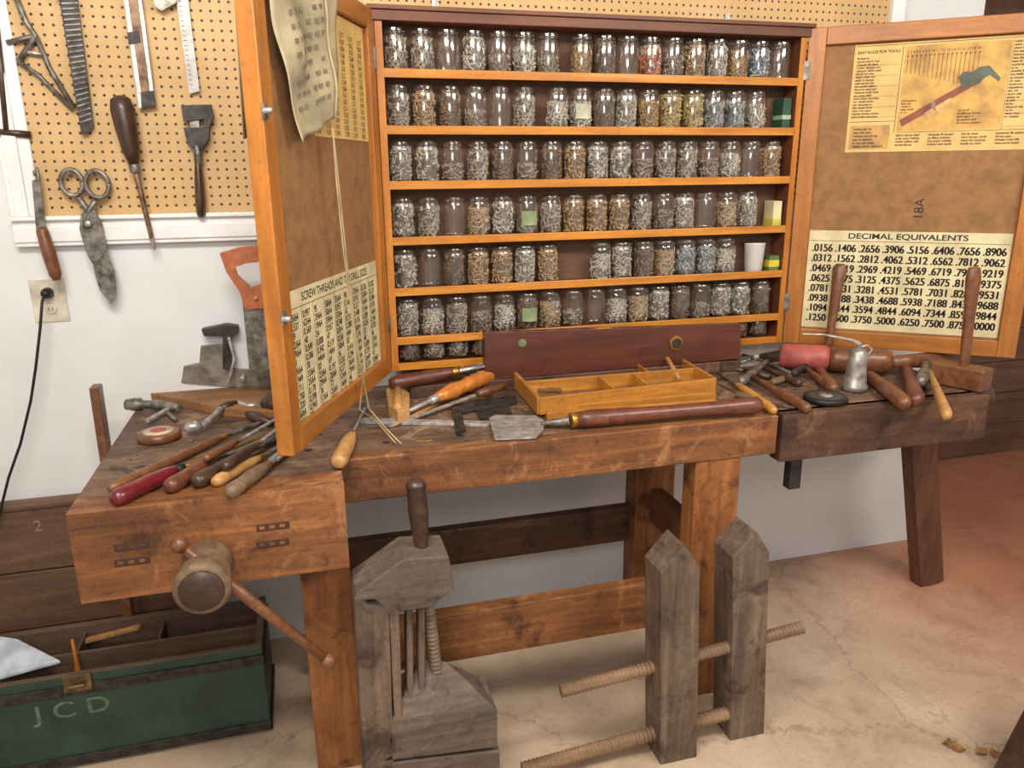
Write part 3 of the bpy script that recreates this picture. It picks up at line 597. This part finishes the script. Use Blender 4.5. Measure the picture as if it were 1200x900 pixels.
t.lathe(T(236,499,zz),T(216,502,zz),[(0,.010),(.3,.017),(.8,.015),(1,.007)],steel,14); t.lathe(T(290,485,zz-.01),T(318,496,zz-.01),[(0,.008),(.3,.015),(1,.010)],W_dk,14); t.build()
t=MB('drill_chuck_clamp'); t.lathe(T(148,474,.935),T(182,474,.935),[(0,.016),(.3,.02),(.5,.02),(.55,.013),(1,.012)],oldsteel,18); t.cyl(T(180,474,.935),T(210,478,.935),.016,oldsteel,.012); t.cyl(T(205,476,.93),T(172,494,.92),.008,steel); t.cyl(T(183,472,.93),T(206,492,.922),.006,oldsteel); t.build()
# centre
chisel('awl',(396,543),(412,510),(428,478),.020,W_lt,.008,steel,round_=True)
t=MB('turned_screwdriver'); a1,b1,c1=T(596,430,.965),T(512,466,.945),T(455,493,.918)
pr=[(0,.012),(.04,.024),(.1,.027)]+[(.14+i*.045,.029-(.005 if i%2 else 0)-.0003*i) for i in range(12)]+[(.72,.022),(.8,.026),(.9,.02),(1,.014)]
t.lathe(a1,b1,pr,W_or,20); t.cyl(b1,b1.lerp(c1,.15),.013,steel); t.cyl(b1.lerp(c1,.1),b1.lerp(c1,.8),.007,steel); t.beam(b1.lerp(c1,.75),c1,.01,.008,steel,w2=.02,h2=.002); t.build()
chisel('firmer_chisel',(456,450),(532,436),(674,407),.022,W_mr,.02,steel,zb=.965,zf=.985,ze=1.03)
chisel('paring_chisel',(470,438),(540,430),(650,412),.016,W_br,.016,steel,zb=.955,zf=.98,ze=1.02)
t=MB('wooden_block_plane'); t.prism([T(452,455,.95),T(464,451,.95),T(480,460,.95),T(480,478,.95),T(466,482,.95),T(455,474,.95)],(0,0,-.039),W_lt); t.cyl(T(466,456,.953),T(466,478,.953),.012,W_lt); t.build(.004)
t=MB('carpenters_pencil'); t.cyl(T(462,498,.916),T(520,470,.916),.005,W_yl,None,8); t.build()
t=MB('skew_chisel'); t.beam(T(455,500,.915),T(560,462,.935),.016,.004,steel); t.lathe(T(560,462,.94),T(592,452,.945),[(0,.01),(.3,.015),(1,.01)],W_br,12); t.build()
t=MB('try_square'); t.prism([T(528,474,.922),T(604,462,.922),T(606,470,.922),T(540,482,.922),T(546,502,.922),T(534,505,.922)],(0,0,-.011),black); t.build(.0015)
t=MB('iron_plate'); t.prism([T(556,476,.918),T(596,468,.918),T(600,484,.918),T(562,490,.918)],(0,0,-.007),black); t.build(.0015)
t=MB('steel_rule'); t.beam(T(424,493,.9155),T(574,497,.9155),.03,.009,steel); t.build(.001)
t=MB('slick_chisel'); z_=.935
t.prism([T(573,490,.92),T(580,486,.92),T(628,487,.92),T(637,492,.92),T(637,503,.92),T(628,512,.92),T(580,514,.92)],(0,0,-.005),steel)
pf=T(668,493,z_); t.cyl(T(634,497,.922),pf,.008,oldsteel,.014); t.cyl(pf,T(676,492,z_),.022,brass)
t.lathe(T(674,492,z_),T(892,474,z_+.01),[(0,.021),(.08,.026),(.2,.024),(.5,.020),(.8,.021),(.93,.025),(.98,.024),(1,.014)],W_mr,20); t.build()
t=MB('wooden_tray'); zt2=.968; cs=[T(632,466,zt2),T(598,430,zt2),T(797,419,zt2),T(838,443,zt2)]; Hh=.052
dn=Vector((0,0,Hh/2))
for i in range(4):
    a1,b1=cs[i]-dn,cs[(i+1)%4]-dn; t.beam(a1,b1,.012,Hh,W_ty)
t.prism([q-Vector((0,0,Hh-.004)) for q in cs],(0,0,.005),wood('tray_floor',(110,76,42),(160,118,72),'X',.5,.5,.2))
M1=cs[0].lerp(cs[1],.52)-dn; M2=cs[3].lerp(cs[2],.52)-dn; t.beam(M1,M2,.008,Hh*.9,W_ty)
for s_ in(.42,.62): t.beam(cs[0].lerp(cs[3],s_)-dn,M1.lerp(M2,s_),.007,Hh*.85,W_ty)
t.beam(M1.lerp(M2,.72),cs[1].lerp(cs[2],.72)-dn,.007,Hh*.85,W_ty)
t.build(.0015)
t=MB('tray_parts'); 
for (s1_,s2_,mt) in((.1,.2,W_lt),(.14,.5,W_br),(.3,.3,W_br),(.66,.25,W_lt),(.75,.3,oldsteel),(.5,.75,W_lt),(.85,.7,W_br)):
    q=cs[0].lerp(cs[3],s1_).lerp(cs[1].lerp(cs[2],s1_),s2_); q.z=.934; t.beam(q+Vector((-.035,.01,0)),q+Vector((.035,-.012,0)),.016,.012,mt)
t.cyl(T(782,420,.98),T(796,444,.94),.008,W_lt,.006); t.build(.001)
t=MB('folding_rule'); t.beam(T(640,487,.921),T(838,472,.921),.020,.02,W_ty); t.beam(T(650,480,.923),T(838,464,.923),.018,.024,W_ty); t.build(.0015)
t=MB('spirit_level'); yl=-.18; zlo=BT+.0405
pz_=[W(568,390,yl-.03),W(868,380,yl-.03),W(868,417,yl-.03),W(568,426,yl-.03)]
for k in(2,3): pz_[k].z=zlo if k==3 else zlo+.004
lw_=wood('level_wood',(74,38,28),(118,64,46),'X',.4,.4,.2,coat=.15)
t.prism(pz_,(0,.03,0),lw_); q=W(792,402,yl-.03); t.lathe((q.x,yl-.030,q.z),(q.x,yl-.036,q.z),[(0,.026),(1,.025)],brass,28); t.lathe((q.x,yl-.0361,q.z),(q.x,yl-.038,q.z),[(0,.018),(1,.018)],black,24)
xm=W(700,385,yl-.03).x; zm=(pz_[0].z+pz_[1].z)/2; t.box((xm-.05,yl-.022,zm-.004),(xm+.05,yl-.008,zm+.003),brass); q=W(612,402,yl-.03); t.lathe((q.x,yl-.030,q.z),(q.x,yl-.0325,q.z),[(0,.014),(1,.014)],plain('sticker',(120,130,90),.6),20); t.build(.002)
# right of tray
chisel('hammer_handle',(908,482),(866,452),(838,434),.014,W_yl,.012,oldsteel,fer=W_yl,round_=True)
def hammer(n,hb,hh_,hr,hm,ha,hb2,r1,mt,z=.93,flat=False):
    t=MB(n); p1,p2=T(*hb,z-.006),T(*hh_,z+.004); t.lathe(p1,p2,[(0,hr*.7),(.04,hr*1.1),(.3,hr),(.7,hr*.75),(1,hr*.7)],hm,14,flat=1.2)
    a1,b1=T(*ha,z+.006),T(*hb2,z+.006); t.lathe(a1,b1,[(0,r1*.7),(.05,r1),(.25,r1),(.35,r1*.7),(.45,r1*.9),(.6,r1*.9),(.7,r1*.6),(.85,r1*.8),(.95,r1*.6),(1,r1*.25)],mt,16); return t.build()
hammer('claw_hammer',(948,480),(878,440),.013,W_br,(868,448),(888,432),.016,oldsteel)
hammer('tack_hammer',(970,452),(942,430),.011,W_br,(930,438),(952,424),.013,black)
hammer('upholstery_hammer',(938,450),(892,430),.010,W_dk,(880,440),(900,422),.011,oldsteel)
chisel('carving_gouge',(905,448),(930,440),(958,430),.012,W_gr,.01,oldsteel)
chisel('carving_gouge',(862,462),(895,470),(932,478),.011,W_gr,.012,oldsteel)
t=MB('pliers'); zq=.922
t.tube([T(868,425,zq),T(886,418,zq),T(906,418,zq),T(925,424,zq)],.006,oldsteel); t.tube([T(870,416,zq),T(886,420,zq),T(906,428,zq),T(928,438,zq)],.006,oldsteel); t.cyl(T(886,419,.915),T(886,419,.934),.012,oldsteel); t.beam(T(886,419,zq),T(856,420,zq),.018,.012,oldsteel,w2=.008); t.build()
t=MB('putty_knife'); t.beam(T(845,428,.918),T(872,434,.918),.03,.003,steel,w2=.012); t.lathe(T(872,434,.922),T(902,442,.922),[(0,.008),(.5,.012),(1,.009)],W_dk,12); t.build()
t=MB('tool_rest_block'); t.beam(T(896,420,.925),T(918,416,.925),.05,.028,W_dk); t.build(.003)
t=MB('friction_tape_roll'); c=T(967,470,.911); t.lathe(c,c+Z*.018,[(0,.062),(.08,.065),(.92,.065),(1,.062)],rubber,36); t.lathe(c+Z*.0181,c+Z*.020,[(0,.02),(1,.019)],steel,24); t.lathe(c+Z*.0181,c+Z*.0185,[(0,.05),(1,.049)],plain('tape_grey',(70,68,66),.6),30); t.build()
t=MB('oil_can'); c=T(1001,457,.911)
t.lathe(c,c+Z*.14,[(0,.032),(.02,.039),(.12,.039),(.16,.034),(.6,.029),(.9,.026),(.95,.019),(1,.010)],metal('oil_can_tin',(110,106,100),(176,172,164),.4,30,.5),24); q=c+Z*.14
t.tube([q-Z*.004,q+Z*.012,q+Vector((-.03,.0,.026)),q+Vector((-.12,.02,.045)),q+Vector((-.19,.03,.05))],.004,steel,8,rs=[.009,.008,.005,.0035,.002])
t.tube([c+Vector((.024,0,.10)),c+Vector((.05,0,.13)),c+Vector((.03,0,.145)),c+Vector((0,0,.141))],.0035,steel); t.build()
t=MB('carving_mallet'); z_=.962; a1,b1=T(914,416,z_),T(972,420,z_)
t.lathe(a1,b1,[(0,.03),(.05,.042),(.9,.045),(1,.036)],redpaint,24); t.lathe(a1-(b1-a1)*.03,a1,[(0,.02),(1,.028)],W_dk,20); t.lathe(b1,T(1044,424,z_),[(0,.040),(.1,.045),(.85,.043),(1,.036)],W_br,24); t.lathe(T(1044,424,z_),T(1122,420,z_-.01),[(0,.02),(.3,.024),(.8,.030),(1,.020)],W_br,18); t.build()
t=MB('turned_handle'); t.lathe(T(1016,438,.935),T(1062,474,.935),[(0,.012),(.1,.018),(.6,.023),(.92,.024),(1,.014)],W_br,18); t.build()
t=MB('turned_handle'); t.lathe(T(1061,430,.935),T(1074,470,.94),[(0,.014),(.1,.02),(.6,.023),(.92,.026),(1,.014)],W_mr,18); t.build()
t=MB('turned_handle'); t.lathe(T(956,428,.93),T(977,456,.93),[(0,.012),(.1,.015),(.6,.018),(.92,.02),(1,.012)],W_br,18); t.build()
hammer('ball_peen_hammer',(1110,488),(1087,430),.014,W_lt,(1079,448),(1092,412),.019,oldsteel,z=.945)
t=MB('wooden_mallet'); a1,b1=T(1094,434,.948),T(1158,446,.948)
t.beam(a1,b1,.072,.072,W_br); q=a1.lerp(b1,.55); tp=W(1142,313,q.y); t.lathe(q,Vector((tp.x,q.y,tp.z)),[(0,.012),(.2,.013),(.6,.015),(.9,.019),(1,.015)],W_br,16,flat=1.3); t.build(.006)
t=MB('joiners_mallet'); c=T(967,431,.911); tp=W(985,309,c.y+.02); t.box((c.x-.045,c.y-.02,.911),(c.x+.045,c.y+.02,.945),W_dk); t.lathe((c.x,c.y,.93),tp,[(0,.014),(.3,.014),(.7,.019),(.95,.024),(1,.016)],W_br,14,flat=.8); t.build(.004)
t=MB('wood_shavings'); rd_=random.Random(11)
for k in range(150):
    x=rd_.uniform(-.48,2.0); y=rd_.uniform(-.66,-.25); an=rd_.random()*3.14; l=rd_.uniform(.003,.010); q=Vector((x,y,BT+.002)); dv=Vector((math.cos(an),math.sin(an),0))*l
    if 1.29<x<1.325: continue
    t.beam(q-dv,q+dv,.003,.002,rd_.choice([W_lt,W_dk,oldsteel,W_br]))
t.build()
# right floor: sawhorse mostly outside the view
t=MB('sawhorse'); fx=T(1176,925,0)
for dy in(0,-.7):
    for s_ in(-1,1):
        b_=fx+Vector((.2+s_*.2,dy,0)); t.beam(b_,Vector((fx.x+.2+s_*.05,fx.y+dy+(-.03 if dy==0 else .03),.52)),.04,.07,W_dk,up=Y)
t.box((fx.x+.13,fx.y-.75,.50),(fx.x+.27,fx.y+.03,.56),W_dk); t.build(.003)
t=MB('dry_leaves'); lm=plain('leaf',(150,110,60),.8,.2,30)
for (u,v,an) in((1112,872,.3),(1124,878,2),(1150,882,1),(1166,884,2.6)):
    c=T(u,v,.004); vs=[c+Vector((math.cos(an+k/8*6.283)*.022*(1 if k%2 else .65),math.sin(an+k/8*6.283)*.014,.004+.006*math.sin(k*2.1))) for k in range(8)]
    t.add([c]+vs,[(0,1+k,1+(k+1)%8) for k in range(8)],lm)
t.build()
# ---------------------------------------------------------------- lights
def area(n,loc,sx,sy,pw,col,tgt):
    l=bpy.data.lights.new(n,'AREA'); l.shape='RECTANGLE'; l.size=sx; l.size_y=sy; l.energy=pw; l.color=col
    o=bpy.data.objects.new(n,l); S.collection.objects.link(o); o.location=loc; o.rotation_euler=(Vector(tgt)-Vector(loc)).to_track_quat('-Z','Y').to_euler()
area('fill_light',(-.3,-1.9,2.68),1.2,.25,47,(1,.94,.86),(.5,-.3,.9))
area('fill_light',(1.9,-2.2,2.68),1.2,.25,41,(1,.94,.86),(1.3,-.3,.8))
area('fill_light',(-.2,-3.3,2.3),1.2,.4,20,(1,.95,.88),(.8,-.4,.7))  # added fill behind the camera, no real fixture; brightens bench and lower parts
wd=bpy.data.worlds.new('room_ambient'); S.world=wd; wd.use_nodes=True; wd.node_tree.nodes['Background'].inputs[0].default_value=(1,.96,.92,1); wd.node_tree.nodes['Background'].inputs[1].default_value=.65
